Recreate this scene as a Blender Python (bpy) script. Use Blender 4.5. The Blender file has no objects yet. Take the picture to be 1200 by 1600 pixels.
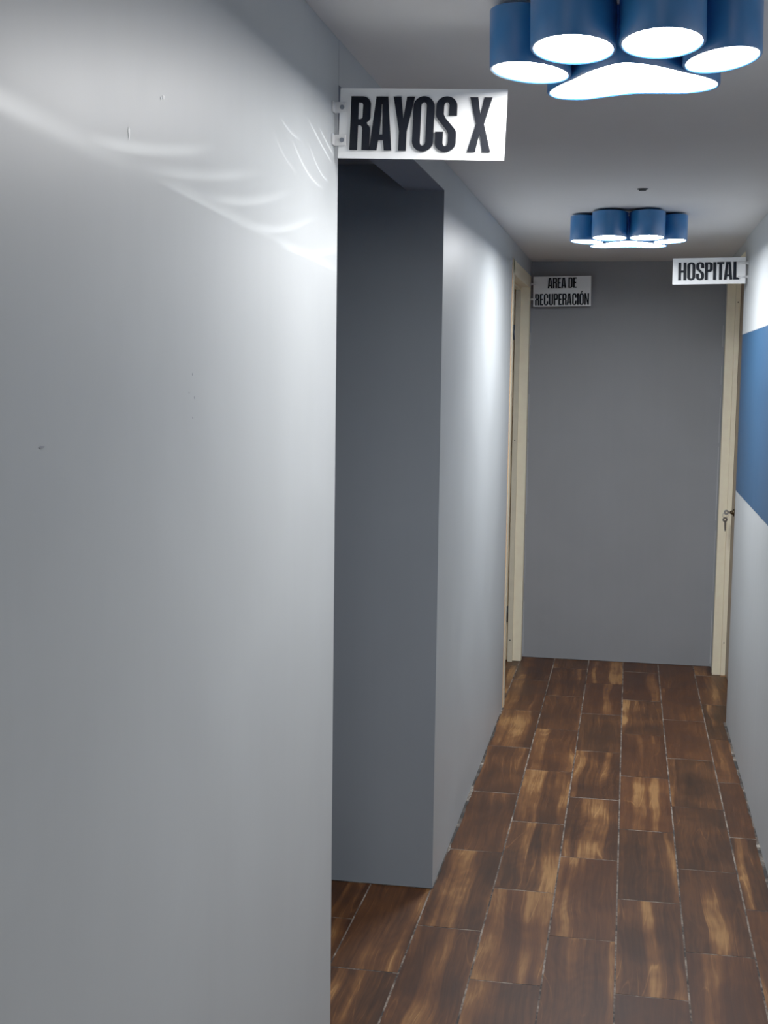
import bpy, bmesh, math, random
from mathutils import Vector, Matrix
random.seed(7)
S = bpy.context.scene
COL = S.collection

# ------------------------------------------------------------------ key dimensions (metres)
WL, WR = -.605, .508          # corridor wall faces
YB = 7.76                     # end wall
ZC = 2.365                    # ceiling
O1, O2, OH = 2.608, 4.115, 2.277   # x-ray opening in the left wall
D1, D2 = 6.52, 7.62           # left door opening
E1, E2 = 6.49, 7.552          # right door opening
TH = .12
YN = -2.2

# ------------------------------------------------------------------ materials
def srgb(r, g, b):
    f = lambda c: (c / 255) / 12.92 if c / 255 <= .04045 else ((c / 255 + .055) / 1.055) ** 2.4
    return (f(r), f(g), f(b), 1)

class NT:
    def __init__(s, tree): s.t = tree; s.n = tree.nodes; s.l = tree.links
    def add(s, typ, **kw):
        n = s.n.new(typ)
        for k, v in kw.items(): setattr(n, k, v)
        return n
    def put(s, sock, v):
        if hasattr(v, 'is_linked') or isinstance(v, bpy.types.NodeSocket): s.l.new(v, sock)
        else: sock.default_value = v
    def m(s, op, a, b=None, c=None, clamp=False):
        n = s.add('ShaderNodeMath', operation=op, use_clamp=clamp)
        for i, v in enumerate((a, b, c)):
            if v is not None: s.put(n.inputs[i], v)
        return n.outputs[0]
    def noise(s, vec, scale, detail=3, rough=.5, dist=0.):
        n = s.add('ShaderNodeTexNoise')
        s.l.new(vec, n.inputs['Vector'])
        n.inputs['Scale'].default_value = scale; n.inputs['Detail'].default_value = detail
        n.inputs['Roughness'].default_value = rough; n.inputs['Distortion'].default_value = dist
        return n.outputs['Fac']
    def mapping(s, vec, scale=(1, 1, 1)):
        n = s.add('ShaderNodeMapping'); s.l.new(vec, n.inputs['Vector']); n.inputs['Scale'].default_value = scale
        return n.outputs[0]
    def ramp(s, f, stops, interp='LINEAR'):
        n = s.add('ShaderNodeValToRGB'); n.color_ramp.interpolation = interp
        e = n.color_ramp.elements
        while len(e) < len(stops): e.new(.5)
        for el, (p, c) in zip(e, stops): el.position = p; el.color = c
        s.l.new(f, n.inputs[0]); return n.outputs[0]
    def mix(s, f, a, b, typ='MIX'):
        n = s.add('ShaderNodeMix', data_type='RGBA', blend_type=typ)
        s.put(n.inputs[0], f); s.put(n.inputs[6], a); s.put(n.inputs[7], b)
        return n.outputs[2]
    def smooth(s, v, a, b, c=0., d=1.):
        n = s.add('ShaderNodeMapRange', interpolation_type='SMOOTHSTEP')
        s.put(n.inputs[0], v)
        for i, x in enumerate((a, b, c, d)): s.put(n.inputs[i + 1], x)
        return n.outputs[0]

def new_mat(name):
    m = bpy.data.materials.new(name); m.use_nodes = True
    t = NT(m.node_tree); b = t.n['Principled BSDF']
    return m, t, b

def plain(name, col, rough=.5, metal=0., spec=.5, var=.06, scale=18, coat=0.):
    m, t, b = new_mat(name)
    v = t.add('ShaderNodeTexCoord').outputs['Object']
    f = t.noise(v, scale, 3)
    lo = tuple(c * (1 - var) for c in col[:3]) + (1,); hi = tuple(min(1, c * (1 + var)) for c in col[:3]) + (1,)
    t.l.new(t.ramp(f, [(.3, lo), (.7, hi)]), b.inputs['Base Color'])
    b.inputs['Roughness'].default_value = rough; b.inputs['Metallic'].default_value = metal
    b.inputs['Specular IOR Level'].default_value = spec
    b.inputs['Coat Weight'].default_value = coat
    return m

def paint(name, col, rough=.42, spec=.28, mott=.15, streak=.03, bump=.018, band=None):
    """hand-rolled wall paint: cloudy patches, faint vertical roller streaks"""
    m, t, b = new_mat(name)
    v = t.add('ShaderNodeTexCoord').outputs['Object']
    cloud = t.noise(v, 2.2, 5, .55, .4)
    st = t.noise(t.mapping(v, (16, 16, .9)), 1.6, 4, .6)
    fine = t.noise(v, 55, 2)
    k = t.m('ADD', t.m('MULTIPLY', t.m('SUBTRACT', cloud, .5), mott * 2), t.m('MULTIPLY', t.m('SUBTRACT', st, .5), streak * 2))
    k = t.m('ADD', 1., k)
    base = col
    if band:
        z = t.add('ShaderNodeSeparateXYZ'); t.l.new(v, z.inputs[0])
        e = t.m('MULTIPLY', t.m('SUBTRACT', fine, .5), .004)
        zz = t.m('ADD', z.outputs[2], e)
        inside = t.m('MULTIPLY', t.m('GREATER_THAN', zz, band[0]), t.m('LESS_THAN', zz, band[1]))
        base = t.mix(inside, col, band[2])
    cmb = t.add('ShaderNodeCombineColor')
    for i in range(3): t.l.new(k, cmb.inputs[i])
    t.l.new(t.mix(1., base, cmb.outputs[0], 'MULTIPLY'), b.inputs['Base Color'])
    t.l.new(t.m('ADD', rough - .08, t.m('MULTIPLY', cloud, .16)), b.inputs['Roughness'])
    b.inputs['Specular IOR Level'].default_value = spec
    bp = t.add('ShaderNodeBump'); bp.inputs['Strength'].default_value = bump; bp.inputs['Distance'].default_value = .004
    t.l.new(t.m('ADD', t.m('MULTIPLY', st, .8), t.m('MULTIPLY', fine, .35)), bp.inputs['Height'])
    t.l.new(bp.outputs[0], b.inputs['Normal'])
    return m

M = {}
M['wall'] = paint('pale_grey_paint', (.435, .459, .470, 1))
M['wall_r'] = paint('pale_grey_paint_with_blue_band', (.435, .459, .470, 1), mott=.12, streak=.09, band=(1.157, 1.909, srgb(30, 66, 102)))
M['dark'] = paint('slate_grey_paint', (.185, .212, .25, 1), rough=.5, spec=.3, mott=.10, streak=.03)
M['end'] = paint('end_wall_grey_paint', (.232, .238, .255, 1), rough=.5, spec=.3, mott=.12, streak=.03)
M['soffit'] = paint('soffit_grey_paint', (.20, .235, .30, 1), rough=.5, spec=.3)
M['ceil'] = paint('ceiling_paint', (.70, .675, .655, 1), rough=.6, spec=.25, mott=.06, streak=.02)
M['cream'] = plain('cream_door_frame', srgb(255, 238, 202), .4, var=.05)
M['stop'] = plain('darker_cream_stop', srgb(212, 200, 172), .45, var=.05)  # slightly darker cream than the rest of the frame
M['raw'] = plain('raw_pine_edge', srgb(205, 158, 108), .55, var=.10)
M['leaf'] = plain('cream_door_leaf', srgb(205, 180, 142), .4, var=.05)
M['leaf_dark'] = plain('brown_door_leaf', srgb(112, 88, 68), .45, var=.08)
M['hinge'] = plain('black_hinge_metal', (.02, .02, .022, 1), .45, .6)
M['hinge_grey'] = plain('grey_hinge_metal', (.16, .18, .22, 1), .35, .8)
M['brass'] = plain('aged_brass', srgb(96, 82, 62), .3, 1.)
M['steel'] = plain('brushed_steel', (.40, .39, .37, 1), .32, 1.)
M['blue'] = plain('blue_lamp_shell', srgb(42, 104, 168), .34, spec=.5, var=.05)
M['white'] = plain('white_acrylic', (.88, .89, .89, 1), .18, spec=.5, var=.02, coat=.2)
M['navy'] = plain('navy_black_acrylic', srgb(5, 8, 17), .55, spec=.15, var=.05)
M['clip'] = plain('frosted_clip', (.66, .66, .66, 1), .3, .2)
M['chip'] = plain('white_filler', (.92, .92, .92, 1), .42)
M['line'] = plain('old_white_paint', (.45, .46, .47, 1), .6)
M['scuff'] = plain('dark_scuff', (.22, .23, .26, 1), .7)
M['hole'] = plain('dark_hole', (.03, .03, .03, 1), .8)

def glow(name, strength, tint=(1, 1, 1)):
    m, t, b = new_mat(name)
    t.n.remove(b)
    v = t.add('ShaderNodeTexCoord').outputs['Object']
    e = t.add('ShaderNodeEmission')
    t.l.new(t.ramp(t.noise(v, 3, 1), [(.2, (.97 * tint[0], .98 * tint[1], tint[2], 1)), (.8, tuple(tint) + (1,))]), e.inputs[0])
    e.inputs[1].default_value = strength
    t.l.new(e.outputs[0], t.n['Material Output'].inputs[0])
    return m
M['glow'] = glow('lit_diffuser', 40.); M['glow_far'] = glow('brighter_lit_diffuser', 66., (.93, .965, 1))

def wood_tile():
    m, t, b = new_mat('wood_look_porcelain')
    uv = t.add('ShaderNodeUVMap', uv_map='tile').outputs[0]
    at = t.add('ShaderNodeAttribute', attribute_name='seed')
    sp = t.add('ShaderNodeSeparateColor'); t.l.new(at.outputs['Color'], sp.inputs[0])
    r1, r2, r3 = sp.outputs
    sx = t.add('ShaderNodeSeparateXYZ'); t.l.new(uv, sx.inputs[0])
    u, w = sx.outputs[0], sx.outputs[1]
    def vec(a, b_, c):
        n = t.add('ShaderNodeCombineXYZ')
        for i, x in enumerate((a, b_, c)): t.put(n.inputs[i], x)
        return n.outputs[0]
    s1 = t.m('MULTIPLY', r1, 37.); s2 = t.m('MULTIPLY', r2, 53.); s3 = t.m('MULTIPLY', r3, 29.)
    # lazy sideways wander of the grain along the board
    wob = t.noise(vec(t.m('MULTIPLY', u, 3.), t.m('MULTIPLY', w, 1.9), s3), 1., 2)
    uu = t.m('ADD', u, t.m('MULTIPLY', t.m('SUBTRACT', wob, .5), .06))
    broad = t.noise(vec(t.m('MULTIPLY', uu, 13.), t.m('MULTIPLY', w, .55), s1), 1., 2, .5)       # sapwood / heartwood bands
    blotch = t.noise(vec(t.m('MULTIPLY', u, 5.), t.m('MULTIPLY', w, 3.4), s2), 1., 3, .55)       # smoky clouds
    grain = t.noise(vec(t.m('MULTIPLY', uu, 95.), t.m('MULTIPLY', w, 3.2), s2), 1., 4, .6)
    pore = t.noise(vec(t.m('MULTIPLY', uu, 300.), t.m('MULTIPLY', w, 12.), s1), 1., 2, .6)
    # cathedral rings
    ring = t.m('SINE', t.m('MULTIPLY', t.noise(vec(t.m('MULTIPLY', uu, 6.), t.m('MULTIPLY', w, 1.5), s3), 1., 1), 105.))
    sap = t.smooth(broad, .505, .63)
    tone = t.m('ADD', t.m('MULTIPLY', sap, t.m('ADD', .08, t.m('MULTIPLY', blotch, .22))), t.m('MULTIPLY', blotch, .50))
    tone = t.m('ADD', tone, t.m('MULTIPLY', t.m('SUBTRACT', broad, .5), .35))
    tone = t.m('ADD', tone, t.m('MULTIPLY', t.m('SUBTRACT', grain, .5), .36))
    tone = t.m('ADD', tone, t.m('MULTIPLY', ring, .014))
    tone = t.m('ADD', tone, t.m('MULTIPLY', t.m('SUBTRACT', r2, .5), .12))
    vn = t.noise(vec(t.m('MULTIPLY', uu, 9.), t.m('MULTIPLY', w, .7), s3), 1., 1)
    vein = t.m('PINGPONG', t.m('MULTIPLY', vn, 9.), .5)
    vein = t.m('MULTIPLY', t.smooth(vein, .0, .07, 1., 0.), t.smooth(blotch, .42, .6))
    tone = t.m('ADD', tone, t.m('MULTIPLY', vein, .12))
    tone = t.m('ADD', tone, .05)
    col = t.ramp(tone, [(.12, srgb(33, 20, 12)), (.27, srgb(56, 33, 18)), (.40, srgb(81, 48, 25)), (.52, srgb(110, 69, 36)), (.68, srgb(162, 113, 64))])
    # warm/red cast on some tiles
    col = t.mix(t.m('MULTIPLY', r3, .30), col, srgb(84, 42, 19))
    col = t.mix(t.smooth(pore, .54, .70, 0., .30), col, srgb(48, 36, 30))
    t.l.new(col, b.inputs['Base Color'])
    t.l.new(t.m('ADD', .40, t.m('MULTIPLY', blotch, .16)), b.inputs['Roughness'])
    b.inputs['Specular IOR Level'].default_value = .14
    bp = t.add('ShaderNodeBump'); bp.inputs['Strength'].default_value = .10; bp.inputs['Distance'].default_value = .002
    t.l.new(t.m('ADD', grain, pore), bp.inputs['Height']); t.l.new(bp.outputs[0], b.inputs['Normal'])
    return m
def grout():
    m, t, b = new_mat('grout')
    v = t.add('ShaderNodeTexCoord').outputs['Object']
    f = t.noise(v, 9, 5, .7); g = t.noise(v, 60, 2)
    t.l.new(t.ramp(t.m('ADD', t.m('MULTIPLY', f, .75), t.m('MULTIPLY', g, .25)), [(.42, srgb(34, 26, 22)), (.50, srgb(92, 78, 68)), (.62, srgb(150, 136, 122))]), b.inputs['Base Color'])
    b.inputs['Roughness'].default_value = .85
    return m
def gap_dirt():
    m, t, b = new_mat('dirty_wall_gap')
    v = t.add('ShaderNodeTexCoord').outputs['Object']
    f = t.noise(v, 9, 5, .7)
    t.l.new(t.ramp(f, [(.45, srgb(30, 25, 23)), (.58, srgb(92, 82, 74)), (.70, srgb(188, 178, 165))]), b.inputs['Base Color'])
    b.inputs['Roughness'].default_value = .9
    return m
M['tile'], M['grout'], M['gap'] = wood_tile(), grout(), gap_dirt()

# ------------------------------------------------------------------ mesh helpers
def link(name, bm, mats, parent=None, smooth=False, loc=None):
    me = bpy.data.meshes.new(name); bm.normal_update(); bm.to_mesh(me); bm.free()
    for m in (mats if isinstance(mats, (list, tuple)) else [mats]): me.materials.append(m)
    if smooth:
        for p in me.polygons: p.use_smooth = True
    o = bpy.data.objects.new(name, me); COL.objects.link(o)
    if parent: o.parent = parent
    if loc: o.location = loc
    return o

def box(bm, a, b, bev=0.):
    r = bmesh.ops.create_cube(bm, size=1.)
    vs = r['verts']
    for v in vs:
        v.co = Vector([a[i] + (v.co[i] + .5) * (b[i] - a[i]) for i in range(3)])
    if bev:
        es = list({e for v in vs for e in v.link_edges})
        bmesh.ops.bevel(bm, geom=es, offset=bev, segments=2, profile=.6, affect='EDGES')

def tube(bm, p, q, r, seg=16, r2=None):
    p, q = Vector(p), Vector(q); d = q - p
    rot = d.to_track_quat('Z', 'Y').to_matrix().to_4x4()
    bmesh.ops.create_cone(bm, cap_ends=True, segments=seg, radius1=r, radius2=r if r2 is None else r2, depth=d.length,
                          matrix=Matrix.Translation((p + q) / 2) @ rot)

def prism(bm, pts, z0, z1):
    """extrude a closed outline (xy) between two heights"""
    lo = [bm.verts.new((x, y, z0)) for x, y in pts]; hi = [bm.verts.new((x, y, z1)) for x, y in pts]
    n = len(pts)
    bm.faces.new(lo[::-1]); bm.faces.new(hi)
    for i in range(n): bm.faces.new((lo[i], lo[(i + 1) % n], hi[(i + 1) % n], hi[i]))
    bmesh.ops.recalc_face_normals(bm, faces=bm.faces)

def empty(name, loc=(0, 0, 0), rz=0.):
    o = bpy.data.objects.new(name, None); COL.objects.link(o)
    o.location = loc; o.rotation_euler = (0, 0, rz); o.empty_display_size = .1
    return o
def tag(o, label, cat, group=None):
    o['label'] = label; o['category'] = cat
    if group: o['group'] = group
    return o
def struct(o, label, cat):
    o['kind'] = 'structure'; o['label'] = label; o['category'] = cat
    return o

# ------------------------------------------------------------------ floor: individual wood-look tiles in half bond
def make_floor():
    bm = bmesh.new()
    uvl = bm.loops.layers.uv.new('tile'); cl = bm.loops.layers.float_color.new('seed')
    PX, PY, G = .203, .6684, .0022
    off = {0: 3.824, 1: 3.491, 2: 3.823, 3: 3.499, 4: 3.835, 5: 3.498, 6: 3.809, 7: 3.500}
    rnd = random.Random(21)
    def hole(x0, x1, y0, y1): return False
    for c in range(-9, 9):
        # column c spans lines (c-5) .. (c-4); line 5 is at x = 0
        x0 = (c - 5) * PX; x1 = x0 + PX
        if x1 < -2.6 or x0 > 1.1: continue
        o = off.get(c, 3.823 if c % 2 == 0 else 3.497)
        for k in range(-10, 9):
            y0 = o + k * PY; y1 = y0 + PY
            if y1 < YN or y0 > YB: continue
            j = rnd.uniform(-.0012, .0012); dz = rnd.uniform(0, .0006)
            seed = (rnd.random(), rnd.random(), rnd.random(), 1)
            fl = rnd.random() < .5
            gx = G + rnd.uniform(0, .0006)
            gy = G + .0006; cs = [(x0 + gx, y0 + gy + j), (x1 - gx, y0 + gy + j), (x1 - gx, y1 - gy + j), (x0 + gx, y1 - gy + j)]
            top = [bm.verts.new((x, y, dz)) for x, y in cs]; bot = [bm.verts.new((x, y, -.004)) for x, y in cs]
            fs = [bm.faces.new(top)] + [bm.faces.new((bot[i], bot[(i + 1) % 4], top[(i + 1) % 4], top[i])) for i in range(4)]
            for f in fs:
                f.material_index = 0
                for l in f.loops:
                    lx, ly = l.vert.co.x - x0, l.vert.co.y - y0
                    l[uvl].uv = (PX - lx, PY - ly) if fl else (lx, ly)
                    l[cl] = seed
    vs = [bm.verts.new((x, y, -.0003)) for x, y in ((-2.7, YN), (1.2, YN), (1.2, YB + .1), (-2.7, YB + .1))]
    bm.faces.new(vs).material_index = 1
    vs = [bm.verts.new((x, y, -.06)) for x, y in ((-2.7, YN), (-2.7, YB + .1), (1.2, YB + .1), (1.2, YN))]
    bm.faces.new(vs).material_index = 1
    return link('floor', bm, [M['tile'], M['grout']])
struct(make_floor(), 'brown wood-look plank tile floor of the corridor', 'floor')

# ------------------------------------------------------------------ shell
def wall(name, a, b, mat, label, bev=0.):
    bm = bmesh.new(); box(bm, a, b, bev)
    return struct(link(name, bm, mat), label, 'wall')
wall('ceiling', (-2.6, YN, ZC), (1.2, YB + .1, ZC + .1), M['ceil'], 'smooth grey painted corridor ceiling')['category'] = 'ceiling'
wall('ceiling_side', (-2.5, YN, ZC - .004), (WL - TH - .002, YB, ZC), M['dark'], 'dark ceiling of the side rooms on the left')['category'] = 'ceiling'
wall('wall_left', (WL - TH, YN, 0), (WL, O1, ZC), M['wall'], 'long pale grey wall filling the near left of the corridor', .003)
# far left wall: pale corridor face and slate return that faces the camera
bm = bmesh.new()
prism(bm, [(WL, O2), (WL, D1), (WL - TH, D1), (WL - TH, O2 + TH), (-2.5, O2 + TH), (-2.5, O2)], 0, ZC)
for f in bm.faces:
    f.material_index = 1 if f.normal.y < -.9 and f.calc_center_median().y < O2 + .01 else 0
struct(link('wall_left_far', bm, [M['wall'], M['dark']]), 'pale grey wall between the X-ray doorway and the left door, with a slate grey return', 'wall')
# beam above the x-ray opening
bm = bmesh.new(); box(bm, (WL - TH, O1, OH), (WL, O2, ZC))
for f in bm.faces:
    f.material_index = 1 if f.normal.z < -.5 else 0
struct(link('wall_left_lintel', bm, [M['wall'], M['soffit']]), 'grey lintel over the X-ray doorway', 'wall')
# piece above the left door, and the sliver beyond it
bm = bmesh.new(); box(bm, (WL - TH, D1, 2.275), (WL, YB, ZC)); box(bm, (WL - TH, D2 + .078, 0), (WL, YB, 2.275))
struct(link('wall_left_end', bm, M['wall']), 'narrow grey wall around the left door beside the end wall', 'wall')
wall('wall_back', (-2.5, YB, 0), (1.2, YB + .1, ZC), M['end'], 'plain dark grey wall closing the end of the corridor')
wall('wall_right', (WR, YN, 0), (WR + .12, E1, ZC), M['wall_r'], 'pale grey right wall with a wide blue painted band', .003)
bm = bmesh.new(); box(bm, (WR + .012, E1, 2.275), (WR + .14, YB, ZC)); box(bm, (WR + .001, E2 + .03, 0), (WR + .14, YB, 2.275))
struct(link('wall_right_end', bm, M['wall']), 'narrow grey wall around the right door beside the end wall', 'wall')
wall('wall_front', (-2.5, YN - .1, 0), (1.2, YN, ZC), M['wall'], 'wall behind the viewer')
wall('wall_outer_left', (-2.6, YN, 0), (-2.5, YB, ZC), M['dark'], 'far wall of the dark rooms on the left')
wall('wall_outer_right', (1.1, YN, 0), (1.2, YB, ZC), M['dark'], 'far wall of the room on the right')

# ragged dark gap between wall bases and tiles
def gap(name, pts, nrm, label, w=(.003, .011)):
    rnd = random.Random(hash(name) % 999 if False else len(label))
    bm = bmesh.new(); a, b = Vector(pts[0]), Vector(pts[1]); n = int((b - a).length / .03)
    nv = Vector(nrm); prev = None; wv = w[0]
    for i in range(n + 1):
        p = a.lerp(b, i / n)
        wv = max(w[0], min(w[1], wv + rnd.uniform(-.004, .004)))
        cur = (bm.verts.new((p.x, p.y, .0022)), bm.verts.new((p.x + nv.x * wv, p.y + nv.y * wv, .0022)))
        if prev: bm.faces.new((prev[0], prev[1], cur[1], cur[0]))
        prev = cur
    bmesh.ops.recalc_face_normals(bm, faces=bm.faces)
    for f in bm.faces:
        if f.normal.z < 0: f.normal_flip()
    return struct(link(name, bm, M['gap']), label, 'floor edge')
gap('trim_1', ((WL, O2), (WL, D1)), (1, 0), 'ragged dark floor gap along the left corridor wall', (.004, .013))
gap('trim_2', ((-1.3, O2), (WL, O2)), (0, -1), 'ragged floor gap under the slate return wall', (.004, .014))
gap('trim_3', ((WR, 1.), (WR, E1)), (-1, 0), 'ragged dark floor gap along the right corridor wall', (.004, .013))
gap('trim_4', ((WL, YB), (WR, YB)), (0, -1), 'dark floor gap under the end wall', (.004, .012))

# crumbs of mortar along the gaps: white paint runs at the end-wall corners
def corner_line(name, x, y, z0, z1, label):
    bm = bmesh.new(); rnd = random.Random(5); z = z0
    while z < z1:
        h = rnd.uniform(.10, .45); x2 = x + rnd.uniform(-.001, .001); wd = rnd.uniform(.0006, .0015)
        box(bm, (x2 - wd, y - .0015, z), (x2 + wd, y, min(z1, z + h))); z += h + rnd.uniform(.01, .12)
    return struct(link(name, bm, M['line']), label, 'paint line')
corner_line('trim_5', WL + .004, YB, .02, 1.95, 'thin white paint line in the left corner of the end wall')
corner_line('trim_6', WR - .005, YB, .02, 2.0, 'thin white paint line in the right corner of the end wall')

# ------------------------------------------------------------------ doors
dl = empty('door_1', (WL, D2, 0)); struct(dl, 'cream framed door on the left, open into the recovery room', 'door')
bm = bmesh.new()
dx, dy = WL, D2
def rel(bm_, a, b, bev=.0015): box(bm_, (a[0] - dx, a[1] - dy, a[2]), (b[0] - dx, b[1] - dy, b[2]), bev)
fx = WL + .004
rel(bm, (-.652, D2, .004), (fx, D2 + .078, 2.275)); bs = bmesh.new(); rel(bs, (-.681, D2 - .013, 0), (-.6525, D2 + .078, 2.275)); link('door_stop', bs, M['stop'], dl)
rel(bm, (-.724, D2 + .02, .004), (-.681, D2 + .078, 2.275))
link('far_jamb', bm, M['cream'], dl)
bm = bmesh.new()
rel(bm, (-.652, D1, .0), (fx, D1 + .075, 2.275)); rel(bm, (-.681, D1, 0), (-.652, D1 + .088, 2.275))
link('near_jamb', bm, M['cream'], dl)
bm = bmesh.new(); rel(bm, (WL - .004, D1 - .004, 0), (WL + .0032, D1 + .006, 2.285))
link('jamb_edge', bm, M['raw'], dl)['label'] = 'bare pine edge of the frame'
bm = bmesh.new()
rel(bm, (-.652, D1 + .02, 2.205), (fx, D2 + .02, 2.275)); rel(bm, (-.681, D1 + .02, 2.19), (-.652, D2 + .02, 2.275))
link('head_jamb', bm, M['cream'], dl)
lf = empty('leaf_pivot') if False else None
bm = bmesh.new(); rel(bm, (-1.70, D2 - .022, .012), (-.686, D2 + .016, 2.19), .002)
leaf = link('door_leaf', bm, M['leaf'], dl)
for z0, z1, mm in ((.242, .337, 'hinge'), (1.904, 1.99, 'hinge_grey')):
    bm = bmesh.new()
    rel(bm, (-.716, D2 - .0255, z0), (-.688, D2 - .0225, z1), .0005); 
    tube(bm, (-.6845 - dx, -.026, z0), (-.6845 - dx, -.026, z1), .005, 12)
    for q in (.2, .5, .8):
        tube(bm, (-.704 - dx, -.0262, z0 + (z1 - z0) * q), (-.704 - dx, -.0252, z0 + (z1 - z0) * q), .0035, 10)
    h = link('hinge', bm, M[mm], dl, True)
    if mm == 'hinge': h['label'] = 'black lower hinge'
    else: h['label'] = 'grey upper hinge'
for z in (.13, 1.32):
    bm = bmesh.new(); tube(bm, (-.667 - dx, -.0145, z), (-.667 - dx, -.0128, z), .004, 12)
    link('screw', bm, M['hinge'], dl)

dr = empty('door_2', (WR, E2, 0)); struct(dr, 'cream framed brown door on the right, closed, under the HOSPITAL sign', 'door')
dx, dy = WR, E2
bm = bmesh.new(); rel(bm, (WR - .004, E2, .0), (WR + .0415, E2 + .06, 2.30)); rel(bm, (WR + .0425, E2 - .006, .0), (WR + .068, E2 + .06, 2.30))
link('far_jamb', bm, M['cream'], dr)
bm = bmesh.new(); rel(bm, (WR + .02, E1 + .001, .0), (WR + .068, E1 + .03, 2.30))
link('near_jamb', bm, M['cream'], dr)
bm = bmesh.new(); rel(bm, (WR + .0415, E1, 2.225), (WR + .068, E2, 2.30)); rel(bm, (WR - .003, E1, 2.235), (WR + .0415, E2, 2.30))
link('head_jamb', bm, M['cream'], dr)
bm = bmesh.new(); rel(bm, (WR + .069, E1 + .005, .01), (WR + .105, E2 + .02, 2.23), .002)
link('door_leaf', bm, M['leaf_dark'], dr)
for z in (.19, 2.12):
    bm = bmesh.new(); tube(bm, (.055, -.0075, z), (.055, -.0058, z), .004, 12)
    link('screw', bm, M['brass'], dr)
# lock: rose, cylinder with thumb collar
LY, LZ = 7.40, .957
bm = bmesh.new()
xs = WR + .069 - dx; ly = LY - dy
tube(bm, (xs, ly, LZ), (xs - .007, ly, LZ), .021, 28); tube(bm, (xs - .006, ly, LZ), (xs - .018, ly, LZ), .013, 24, .011); tube(bm, (xs - .018, ly, LZ), (xs - .022, ly, LZ), .0085, 20)
link('lock', bm, M['brass'], dr, True)
# keys
kx = WR + .069 - .022
keys = empty('key_bunch', (kx, LY, LZ)); keys.scale = (1.2, 1.2, 1.2); tag(keys, 'two keys on a ring hanging from the lock of the right door', 'keys')
def key_mesh(bm, o, d, side, L=.05):
    """key: round bow with hole, blade with cut teeth; o = bow centre, d = blade direction, side = flat axis"""
    o, d, s = Vector(o), Vector(d).normalized(), Vector(side).normalized(); n = d.cross(s)
    R, r, t = .012, .004, .0011
    seg = 24; ring = []
    for i in range(seg):
        a = math.tau * i / seg; u = d * math.cos(a) + s * math.sin(a)
        ring.append([bm.verts.new(o + u * rr + n * tt) for rr, tt in ((R, t), (R, -t), (r, -t), (r, t))])
    for i in range(seg):
        A, B = ring[i], ring[(i + 1) % seg]
        for j in range(4): bm.faces.new((A[j], A[(j + 1) % 4], B[(j + 1) % 4], B[j]))
    pr = [(R * .9, -.004), (L, -.004), (L + .003, -.001), (L, .002), (L - .006, .0045), (L - .010, .002), (L - .015, .0045), (L - .020, .0025), (L - .025, .0045), (R * .9, .0045)]
    a = [bm.verts.new(o + d * x + s * y + n * t * .9) for x, y in pr]; b = [bm.verts.new(o + d * x + s * y - n * t * .9) for x, y in pr]
    bm.faces.new(a); bm.faces.new(b[::-1])
    for i in range(len(pr)): bm.faces.new((a[i], b[i], b[(i + 1) % len(pr)], a[(i + 1) % len(pr)]))
    bmesh.ops.recalc_face_normals(bm, faces=bm.faces)
bm = bmesh.new(); key_mesh(bm, (-.016, 0, 0), (1, 0, 0), (0, 0, 1), .020); link('key', bm, M['steel'], keys)
bm = bmesh.new(); bmesh.ops.create_circle(bm, segments=28, radius=.012)
c = bm.verts[:]; bm.free()
bm = bmesh.new()
for i in range(28):      # split ring, a torus hanging through the bow
    pass
def torus(bm, o, R, r, mat3, n=28, k=8):
    rows = []
    for i in range(n):
        a = math.tau * i / n
        rows.append([bm.verts.new(Vector(o) + mat3 @ Vector(((R + r * math.cos(math.tau * j / k)) * math.cos(a), (R + r * math.cos(math.tau * j / k)) * math.sin(a), r * math.sin(math.tau * j / k)))) for j in range(k)])
    for i in range(n):
        A, B = rows[i], rows[(i + 1) % n]
        for j in range(k): bm.faces.new((A[j], B[j], B[(j + 1) % k], A[(j + 1) % k]))
torus(bm, (-.020, 0, -.014), .0125, .0010, Matrix.Rotation(math.radians(90), 3, 'X') @ Matrix.Identity(3))
link('key_ring', bm, M['steel'], keys, True)
bm = bmesh.new(); key_mesh(bm, (-.021, -.003, -.034), (.06, 0, -1), (1, .25, .06), .052); link('key', bm, M['steel'], keys)

# ------------------------------------------------------------------ paw lamps
def spline(pts, sub=8):
    out = []; n = len(pts)
    for i in range(n):
        p0, p1, p2, p3 = (Vector(pts[(i + k - 1) % n]) for k in range(4))
        for s in range(sub):
            t = s / sub
            out.append(.5 * ((2 * p1) + (p2 - p0) * t + (2 * p0 - 5 * p1 + 4 * p2 - p3) * t * t + (3 * p1 - p0 - 3 * p2 + p3) * t ** 3))
    return out
def grow(pts, d):
    n = len(pts); out = []
    area = sum(pts[i].x * pts[(i + 1) % n].y - pts[(i + 1) % n].x * pts[i].y for i in range(n))
    sg = 1 if area > 0 else -1
    for i in range(n):
        tg = (pts[(i + 1) % n] - pts[i - 1]).normalized(); out.append(pts[i] + Vector((tg.y, -tg.x)) * d * sg)
    return out
def shell(bm, inner, h, w=.006):
    """open-bottomed lamp housing: outer wall, rolled lower rim, inner wall, closed top at z = 0"""
    prof = [(w, 0.), (w, -h + .002), (w - .0015, -h), (.0015, -h), (0., -h + .0015), (0., -.02)]
    rows = [[bm.verts.new((p.x, p.y, z)) for p in grow(inner, d)] for d, z in prof]
    n = len(inner)
    for a, b in zip(rows, rows[1:]):
        for i in range(n): bm.faces.new((a[i], a[(i + 1) % n], b[(i + 1) % n], b[i]))
    bm.faces.new(rows[0][::-1])
    bmesh.ops.recalc_face_normals(bm, faces=bm.faces)
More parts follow.
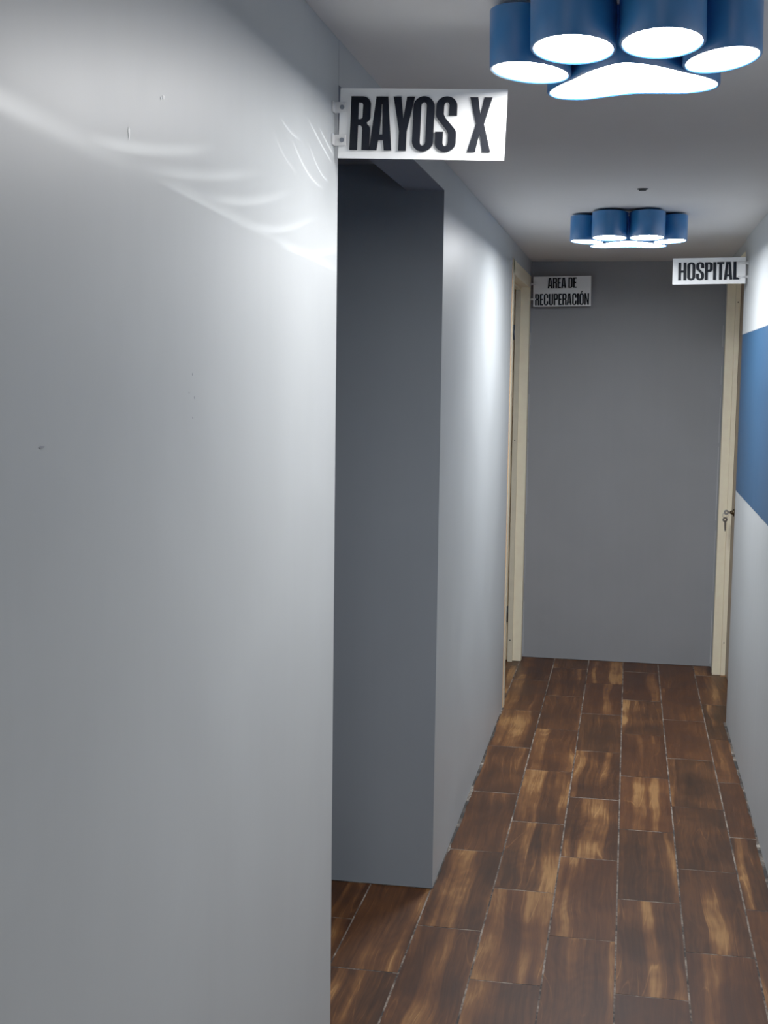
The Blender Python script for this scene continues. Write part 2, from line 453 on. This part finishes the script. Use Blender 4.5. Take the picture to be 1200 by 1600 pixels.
def disc(bm, inner, z):
    ins = grow(inner, -.0004)
    vs = [bm.verts.new((p.x, p.y, z)) for p in ins]; f = bm.faces.new(vs)
    bm.normal_update()
    if f.normal.z > 0: f.normal_flip()
def ellipse(cx, cy, a, b, tilt, egg=.0):
    out = []; t = math.radians(tilt)
    for i in range(48):
        q = math.tau * i / 48
        x, y = a * math.cos(q), b * math.sin(q)
        x *= 1 + egg * y / b
        out.append(Vector((cx + x * math.cos(t) - y * math.sin(t), cy + x * math.sin(t) + y * math.cos(t))))
    return out
H = .100
TOES = [(-.1683, -.0986, .0569, .0958, -20), (-.0737, -.2443, .0652, .1025, -2.5), (.0737, -.2443, .0652, .1025, 2.5), (.1683, -.0986, .0569, .0958, 20)]
PAD = [(0, -.128), (.036, -.106), (.066, -.073), (.100, -.022), (.137, .030), (.158, .085), (.147, .133), (.103, .156), (.050, .142), (0, .131),
       (-.050, .142), (-.103, .156), (-.147, .133), (-.158, .085), (-.137, .030), (-.100, -.022), (-.066, -.073), (-.036, -.106)]
def make_lamp():
    root = empty('paw_ceiling_lamp')
    for t in TOES:
        pts = ellipse(*t)
        bm = bmesh.new(); shell(bm, pts, H); o = link('toe_housing', bm, M['blue'], root, True)
        bm = bmesh.new(); disc(bm, pts, -H + .003); d = link('diffuser', bm, M['glow'], o); d['label'] = 'glowing white diffuser'
        es = o.modifiers.new('edge', 'EDGE_SPLIT'); es.split_angle = math.radians(40)
    bm = bmesh.new(); prism(bm, [(p.x, p.y) for p in ellipse(0, -.08, .155, .165, 0)], .0005, .0075)
    link('mounting_plate', bm, M['white'], root)
    pts = spline([Vector(p) for p in PAD], 6)
    bm = bmesh.new(); shell(bm, pts, H); o = link('pad_housing', bm, M['blue'], root, True)
    es = o.modifiers.new('edge', 'EDGE_SPLIT'); es.split_angle = math.radians(40)
    bm = bmesh.new(); disc(bm, pts, -H + .003); d = link('diffuser', bm, M['glow'], o); d['label'] = 'glowing white diffuser'
    return root
def copy_tree(o, parent=None):
    c = o.copy(); COL.objects.link(c); c.parent = parent
    for ch in list(o.children): copy_tree(ch, c)
    return c
lamp = make_lamp()
lamp.location = (-.035, 2.525, ZC - .0105); lamp.rotation_euler = (0, math.radians(-1.1), math.radians(-4.3))
tag(lamp, 'large lit blue paw-print ceiling lamp cut by the top edge, beside the RAYOS X sign', 'ceiling lamp', 'blue paw-print ceiling lamps')
lamp2 = copy_tree(lamp)
for hs_ in lamp2.children:
    for d_ in hs_.children:
        d_.data = d_.data.copy(); d_.data.materials[0] = M['glow_far']
lamp2.location = (-.040, 5.628, ZC - .0105); lamp2.rotation_euler = (0, 0, 0)
tag(lamp2, 'lit blue paw-print ceiling lamp farther down the corridor, above the end wall', 'ceiling lamp', 'blue paw-print ceiling lamps')

# small leftover fixing in the ceiling
bm = bmesh.new()
tube(bm, (0, 0, -.002), (0, 0, 0), .020, 24); tube(bm, (0, 0, -.007), (0, 0, -.002), .012, 20, .015)
tag(link('ceiling_plug', bm, M['hole'], None, loc=(.008, 4.78, ZC)), 'small dark round plug in the ceiling between the two lamps', 'plug')

# ------------------------------------------------------------------ signs: hand-drawn condensed capitals
SW = .146
def arc(cx, cy, rx, ry, a0, a1, n=8):
    return [(cx + rx * math.cos(math.radians(a0 + (a1 - a0) * i / n)), cy + ry * math.sin(math.radians(a0 + (a1 - a0) * i / n))) for i in range(n + 1)]
def rrect(x0, y0, x1, y1, rx, ry):
    return arc(x1 - rx, y1 - ry, rx, ry, 0, 90) + arc(x0 + rx, y1 - ry, rx, ry, 90, 180) + arc(x0 + rx, y0 + ry, rx, ry, 180, 270) + arc(x1 - rx, y0 + ry, rx, ry, 270, 360)
def glyph(ch):
    s = SW
    if ch in 'OÓ':
        w = .395; g = [rrect(0, -.012, w, 1.012, w / 2, .19), rrect(s, .10, w - s, .90, (w - 2 * s) / 2, .07)]
        if ch == 'Ó': g.append([(.13, 1.06), (.22, 1.06), (.33, 1.22), (.19, 1.22)])
        return w, g
    if ch in 'RPB':
        w = .375
        bowl = arc(w - .15, .85, .15, .15, 90, 0)
        cnt = [(s, .575), (s, .885)] + arc(w - s - .05, .835, .05, .05, 90, 0) + arc(w - s - .05, .625, .05, .05, 0, -90)
        if ch == 'P':
            return w - .01, [[(0, 0), (0, 1)] + bowl + arc(w - .15, .60, .15, .16, 0, -90) + [(s, .44), (s, 0)], cnt]
        return w, [[(0, 0), (0, 1)] + bowl + [(w, .66)] + arc(w - .12, .62, .12, .115, 0, -62, 5) + arc(w - .10, .39, .10, .105, 62, 0, 5) + [(w, 0), (w - s, 0), (w - s, .36)] + arc(w - s - .06, .39, .06, .075, 0, 90, 4) + [(s, .465), (s, 0)], cnt]
    if ch == 'A':
        w = .42
        return w, [[(0, 0), (s * .95, 0), (s * 1.12, .19), (w - s * 1.12, .19), (w - s * .95, 0), (w, 0), (w - .10, 1), (.10, 1)], [(s * 1.2 + .005, .295), (w / 2 - .008, .86), (w / 2 + .008, .86), (w - s * 1.2 - .005, .295)]]
    if ch == 'Y':
        w = .40; c = w / 2
        return w, [[(c - s / 2, 0), (c + s / 2, 0), (c + s / 2, .36), (w, 1), (w - s, 1), (c, .58), (s, 1), (0, 1), (c - s / 2, .36)]]
    if ch == 'X':
        w = .43; c = w / 2; k = s * 1.02
        return w, [[(0, 0), (k, 0), (c, .34), (w - k, 0), (w, 0), (c + .075, .51), (w - .01, 1), (w - k - .01, 1), (c, .68), (k + .01, 1), (.01, 1), (c - .075, .51)]]
    if ch == 'S':
        w = .39; r = w / 2; ri = (w - 2 * s) / 2
        out = [(w, .66), (w, .84)] + arc(r, .84, r, .172, 0, 180, 14)[1:] + [(0, .70)] + arc(.20, .68, .20, .16, 180, 218, 4)[1:] + \
              [(w - s - .035, .385)] + arc(w - s - .05, .30, .05, .06, 40, 0, 4) + [(w - s, .165)] + arc(r, .165, ri, .07, 0, -180, 10)[1:] + [(s, .36), (0, .36), (0, .16)] + \
              arc(r, .16, r, .172, 180, 360, 14)[1:] + [(w, .30)] + arc(w - .20, .33, .20, .16, 0, 38, 4)[1:] + [(s + .035, .615)] + arc(s + .05, .70, .05, .06, 220, 180, 4) + [(s, .835)] + \
              arc(r, .835, ri, .07, 180, 0, 10)[1:] + [(w - s, .66)]
        return w, [out]
    if ch == 'C':
        w = .385; r = w / 2; ri = (w - 2 * s) / 2
        return w, [[(w, .63), (w, .83)] + arc(r, .83, r, .182, 0, 180, 14)[1:] + [(0, .17)] + arc(r, .17, r, .182, 180, 360, 14)[1:] + [(w, .37), (w - s, .37), (w - s, .17)] + arc(r, .17, ri, .075, 0, -180, 10)[1:] + [(s, .83)] + arc(r, .83, ri, .075, 180, 0, 10)[1:] + [(w - s, .63)]]
    if ch == 'U':
        w = .385; r = w / 2; ri = (w - 2 * s) / 2
        return w, [[(0, 1), (0, .17)] + arc(r, .17, r, .182, 180, 360, 14)[1:] + [(w, 1), (w - s, 1), (w - s, .17)] + arc(r, .17, ri, .075, 0, -180, 10)[1:] + [(s, 1)]]
    if ch == 'H':
        w = .395; return w, [[(0, 0), (s, 0), (s, .43), (w - s, .43), (w - s, 0), (w, 0), (w, 1), (w - s, 1), (w - s, .56), (s, .56), (s, 1), (0, 1)]]
    if ch == 'I': return s, [[(0, 0), (s, 0), (s, 1), (0, 1)]]
    if ch == 'T':
        w = .345; c = w / 2; return w, [[(c - s / 2, 0), (c + s / 2, 0), (c + s / 2, .87), (w, .87), (w, 1), (0, 1), (0, .87), (c - s / 2, .87)]]
    if ch == 'L': return .29, [[(0, 0), (.29, 0), (.29, .125), (s, .125), (s, 1), (0, 1)]]
    if ch == 'E':
        w = .30; return w, [[(0, 0), (w, 0), (w, .125), (s, .125), (s, .44), (w - .03, .44), (w - .03, .56), (s, .56), (s, .875), (w, .875), (w, 1), (0, 1)]]
    if ch == 'D':
        w = .385; return w, [[(0, 0), (0, 1), (w - .19, 1)] + arc(w - .17, .83, .17, .17, 90, 0) + arc(w - .17, .17, .17, .17, 0, -90), [(s, .12), (s, .88)] + arc(w - s - .06, .82, .06, .06, 90, 0) + arc(w - s - .06, .18, .06, .06, 0, -90)]
    if ch == 'N':
        w = .40; return w, [[(0, 0), (s * .9, 0), (s * .9, .60), (w - s, 0), (w, 0), (w, 1), (w - s * .9, 1), (w - s * .9, .42), (s, 1), (0, 1)]]
    return .125, []
KERN = {('R', 'A'): -.03, ('A', 'Y'): -.03, ('Y', 'O'): -.05, ('T', 'A'): -.05, (' ', 'X'): .03}
def lettering(rows, depth):
    """rows: (text, x0, x1, z0, z1) in the sign's plane -> one raised mesh facing -y"""
    cu = bpy.data.curves.new('lettering', 'CURVE'); cu.dimensions = '2D'; cu.fill_mode = 'BOTH'; cu.extrude = depth / 2
    for text, x0, x1, z0, z1 in rows:
        cur = 0.; items = []
        for i, ch in enumerate(text):
            w, gl = glyph(ch); items.append((cur, gl)); cur += w + .032 + KERN.get((ch, text[i + 1] if i + 1 < len(text) else ''), 0)
        tot = cur - .032; sx = (x1 - x0) / tot; sz = z1 - z0
        for px, gl in items:
            for poly in gl:
                sp = cu.splines.new('POLY'); sp.points.add(len(poly) - 1); sp.use_cyclic_u = True
                for pt, (a, b) in zip(sp.points, poly): pt.co = (x0 + (px + a) * sx, z0 + b * sz, 0, 1)
    tmp = bpy.data.objects.new('tmp', cu); COL.objects.link(tmp)
    bpy.context.view_layer.update()
    me = bpy.data.meshes.new_from_object(tmp.evaluated_get(bpy.context.evaluated_depsgraph_get()))
    bpy.data.objects.remove(tmp); bpy.data.curves.remove(cu)
    me.transform(Matrix.Rotation(math.radians(90), 4, 'X'))
    me.materials.clear(); me.materials.append(M['navy'])
    return me
def sign(name, loc, w, h, tilt, rows, label, side, holders, yaw=0.):
    """plate hangs from its wall edge: origin = plate centre. side -1: fixed to the left wall, +1: to the right"""
    r = empty(name, loc); r.rotation_euler = (0, math.radians(tilt), math.radians(yaw)); tag(r, label, 'sign')
    bm = bmesh.new(); box(bm, (-w / 2, -.003, -h / 2), (w / 2, .003, h / 2), .0008)
    link('sign_plate', bm, M['white'], r)
    me = lettering(rows, .004); o = bpy.data.objects.new('lettering', me); COL.objects.link(o); o.parent = r; o.location = (0, -.005, 0)
    return r
# RAYOS X on the near left wall
cx, cz, sw, sh = -.4295, 2.1892, .330, .1345
rs = sign('hanging_sign', (cx, 2.57, cz), sw, sh, 1.9,
          [('RAYOS X', -.1415, .138, -.0515, .0515)], 'white acrylic RAYOS X sign with raised dark letters, on the near left wall edge', -1, None)
rs.rotation_euler.z = 0
for z in (2.224, 2.161):
    bm = bmesh.new()
    # L bracket: foot on the wall, arm clamped on the plate
    a = lambda x, y, zz: (x - cx, y - 2.57, zz - cz)
    box(bm, a(WL + .0003, 2.545, z - .0105), a(WL + .0035, 2.573, z + .0105), .001)
    box(bm, a(WL + .0005, 2.5605, z - .0105), a(-.579, 2.5645, z + .0105), .001)
    o = link('bracket', bm, M['clip'], rs)
    o.matrix_parent_inverse = Matrix.Rotation(math.radians(1.9), 4, 'Y').inverted()
    bm = bmesh.new(); tube(bm, a(-.587, 2.5607, z), a(-.587, 2.5585, z), .0045, 16); tube(bm, a(-.587, 2.5586, z), a(-.587, 2.558, z), .002, 12)
    link('screw', bm, M['hinge_grey'], o)
# HOSPITAL on the right wall, two standoff pins
cx, cy, cz = .3305, 6.3, 2.1953
hs = sign('hanging_sign', (cx, cy, cz), .330, .1205, -.9,
          [('HOSPITAL', -.1400, .1370, -.0415, .0405)], 'white acrylic HOSPITAL sign with raised dark letters, fixed to the right wall', 1, None)
for z in (.0345, -.0295):
    bm = bmesh.new(); tube(bm, (.132, -.0035, z), (WR - cx - .0003, -.0035, z), .0055, 16); tube(bm, (WR - cx - .004, -.0035, z), (WR - cx - .0003, -.0035, z), .009, 18)
    link('standoff_pin', bm, M['clip'], hs, True)
# AREA DE RECUPERACION by the left door
cx, cy, cz = -.418, 7.655, 2.1855
as_ = sign('hanging_sign', (cx, cy, cz), .331, .172, -1.,
           [('AREA DE', -.083, .083, .0185, .0785), ('RECUPERACIÓN', -.155, .155, -.0790, -.0130)],
           'white AREA DE RECUPERACIÓN sign with two lines of dark letters, beside the left door', -1, None)
for z in (.044, -.043):
    bm = bmesh.new(); tube(bm, (-.150, -.0035, z), (WL - cx + .0045, -.0035, z), .0055, 16)
    tube(bm, (WL - cx + .0045, -.0035, z), (WL - cx + .008, -.0035, z), .009, 18)
    o = link('standoff_pin', bm, M['clip'], as_, True)

# ------------------------------------------------------------------ chips and scuffs on the near left wall (part of the wall)
wl = bpy.data.objects['wall_left']
rnd = random.Random(3)
def chip(name, y, z, hy, hz, mat, n=9):
    bm = bmesh.new(); vs = []
    for i in range(n):
        a = math.tau * i / n; k = rnd.uniform(.65, 1.1)
        vs.append(bm.verts.new((WL + .0006, y + math.cos(a) * hy * k, z + math.sin(a) * hz * k)))
    bm.faces.new(vs); bm.normal_update()
    for f in bm.faces:
        if f.normal.x < 0: f.normal_flip()
    return link(name, bm, mat, wl)
chip('paint_chip', 1.49, 1.984, .0035, .0085, M['chip'])
chip('paint_chip', 1.607, 2.049, .0035, .003, M['chip']); chip('paint_chip', 1.598, 2.046, .002, .003, M['chip'])
for y, z in ((1.714, 1.70), (1.70, 1.675), (1.722, 1.668), (1.715, 1.64)): chip('scuff_mark', y, z, .0022, .002, M['scuff'])
o = chip('scuff_mark', 1.245, 1.625, .008, .0016, M['scuff'])

# ------------------------------------------------------------------ light
# bright reflections thrown on the near left wall: a small spot with a caustic pattern
def caustics():
    L = bpy.data.lights.new('caustic_spot', 'SPOT'); L.energy = 1.; L.spot_size = math.radians(120); L.spot_blend = .1; L.shadow_soft_size = .0
    L.use_nodes = True; t = NT(L.node_tree)
    em = t.n['Emission']
    o = bpy.data.objects.new('caustic_spot', L); COL.objects.link(o)
    P = Vector((-.02, 1.95, 2.20)); o.location = P
    o.rotation_euler = (Vector((WL, 1.95, 1.95)) - P).to_track_quat('-Z', 'Y').to_euler()
    g = t.add('ShaderNodeNewGeometry'); sx = t.add('ShaderNodeSeparateXYZ'); t.l.new(g.outputs['Incoming'], sx.inputs[0])
    ix, iy, iz = sx.outputs
    Y = t.m('ADD', P.y, t.m('MULTIPLY', t.m('DIVIDE', iy, ix), WL - P.x)); Z = t.m('ADD', P.z, t.m('MULTIPLY', t.m('DIVIDE', iz, ix), WL - P.x))
    C = [((1.9693, -.003, -.0082), .95, 1.60, .016, .022, .36), ((2.0466, -.0869, .0139), 1.50, 2.26, .004, .020, .9), ((2.3186, -.3092, .0586), 2.08, 2.66, .004, .016, 1.8),
         ((2.1776, -.3967, .1711), 1.30, 1.84, .010, .016, .9), ((2.1838, -.3748, .1446), 1.48, 2.08, .008, .016, .8), ((2.5608, -.7395, .2216), 1.71, 2.27, .007, .016, 1.1),
         ((3.0076, -1.112, .2865), 1.85, 2.48, .006, .015, 1.4), ((3.4942, -1.3969, .3093), 2.13, 2.66, .006, .015, 1.9),
         ((4.0998, -1.3505, .2246), 2.34, 2.58, .004, .004, 2.6), ((14.5389, -9.9065, 1.9687), 2.34, 2.55, .004, .004, 2.2), ((9.0904, -5.7334, 1.1684), 2.22, 2.50, .004, .005, 2.2),
         ((10.169, -7.1103, 1.5696), 2.15, 2.32, .004, .005, 1.3), ((10.4748, -7.3613, 1.6093), 2.11, 2.30, .004, .005, .9), ((5.7235, -2.6016, .4687), 2.43, 2.59, .004, .004, 2.4),
         ((14.9161, -9.5444, 1.7512), 2.47, 2.62, .004, .004, 1.2)]
    tot = None
    for (a, b, c), y0, y1, dn, up, k in C:
        f = t.m('ADD', a, t.m('MULTIPLY', Y, t.m('ADD', b, t.m('MULTIPLY', Y, c))))
        d = t.m('SUBTRACT', Z, f)
        v = t.m('MULTIPLY', t.smooth(d, -dn, 0.), t.smooth(d, 0., up, 1., 0.))
        e = (y1 - y0) * .35
        v = t.m('MULTIPLY', v, t.m('MULTIPLY', t.smooth(Y, y0, y0 + e), t.smooth(Y, y1 - e, y1, 1., 0.)))
        v = t.m('MULTIPLY', v, k)
        tot = v if tot is None else t.m('MAXIMUM', tot, v)
    # cosine/distance compensation keeps the pattern even along the wall
    r2 = t.m('ADD', t.m('POWER', t.m('SUBTRACT', Y, P.y), 2.), (WL - P.x) ** 2)
    t.l.new(t.m('MULTIPLY', t.m('MULTIPLY', tot, t.m('POWER', t.m('DIVIDE', r2, (WL - P.x) ** 2), 1.5)), CAUSTIC), em.inputs['Strength'])
CAUSTIC = 5.2
caustics()
# unseen area light added behind the viewer to brighten the near walls
A = bpy.data.lights.new('rear_fill_light', 'AREA'); A.shape = 'DISK'; A.size = .4; A.energy = 30.; A.color = (1, .97, .93)
ao = bpy.data.objects.new('rear_fill_light', A); COL.objects.link(ao); ao.location = (-.05, -1.0, 2.24)
w = bpy.data.worlds.new('world'); S.world = w; w.use_nodes = True
w.node_tree.nodes['Background'].inputs[0].default_value = (.5, .55, .6, 1); w.node_tree.nodes['Background'].inputs[1].default_value = .02

# ------------------------------------------------------------------ camera
cam = bpy.data.cameras.new('camera'); co = bpy.data.objects.new('camera', cam); COL.objects.link(co)
cam.sensor_fit = 'VERTICAL'; cam.sensor_height = 36.; cam.lens = 2025.83 / 1600 * 36
cam.clip_start = .05
pi_, ya, ro = -.10727, .18566, .01303
fwd = Vector((-math.sin(ya) * math.cos(pi_), math.cos(ya) * math.cos(pi_), math.sin(pi_)))
right = Vector((math.cos(ya), math.sin(ya), 0)); up = right.cross(fwd)
r2 = right * math.cos(ro) + up * math.sin(ro); u2 = -right * math.sin(ro) + up * math.cos(ro)
m = Matrix((r2, u2, -fwd)).transposed().to_4x4(); m.translation = (-.0117, 0, 1.7061)
co.matrix_world = m
S.camera = co
S.view_settings.view_transform = 'Standard'
S.view_settings.exposure = .2; S.view_settings.gamma = 1.4
try:
    S.cycles.use_denoising = True; S.cycles.max_bounces = 10; S.cycles.diffuse_bounces = 6
    S.cycles.caustics_reflective = False; S.cycles.sample_clamp_indirect = 6.
except Exception: pass
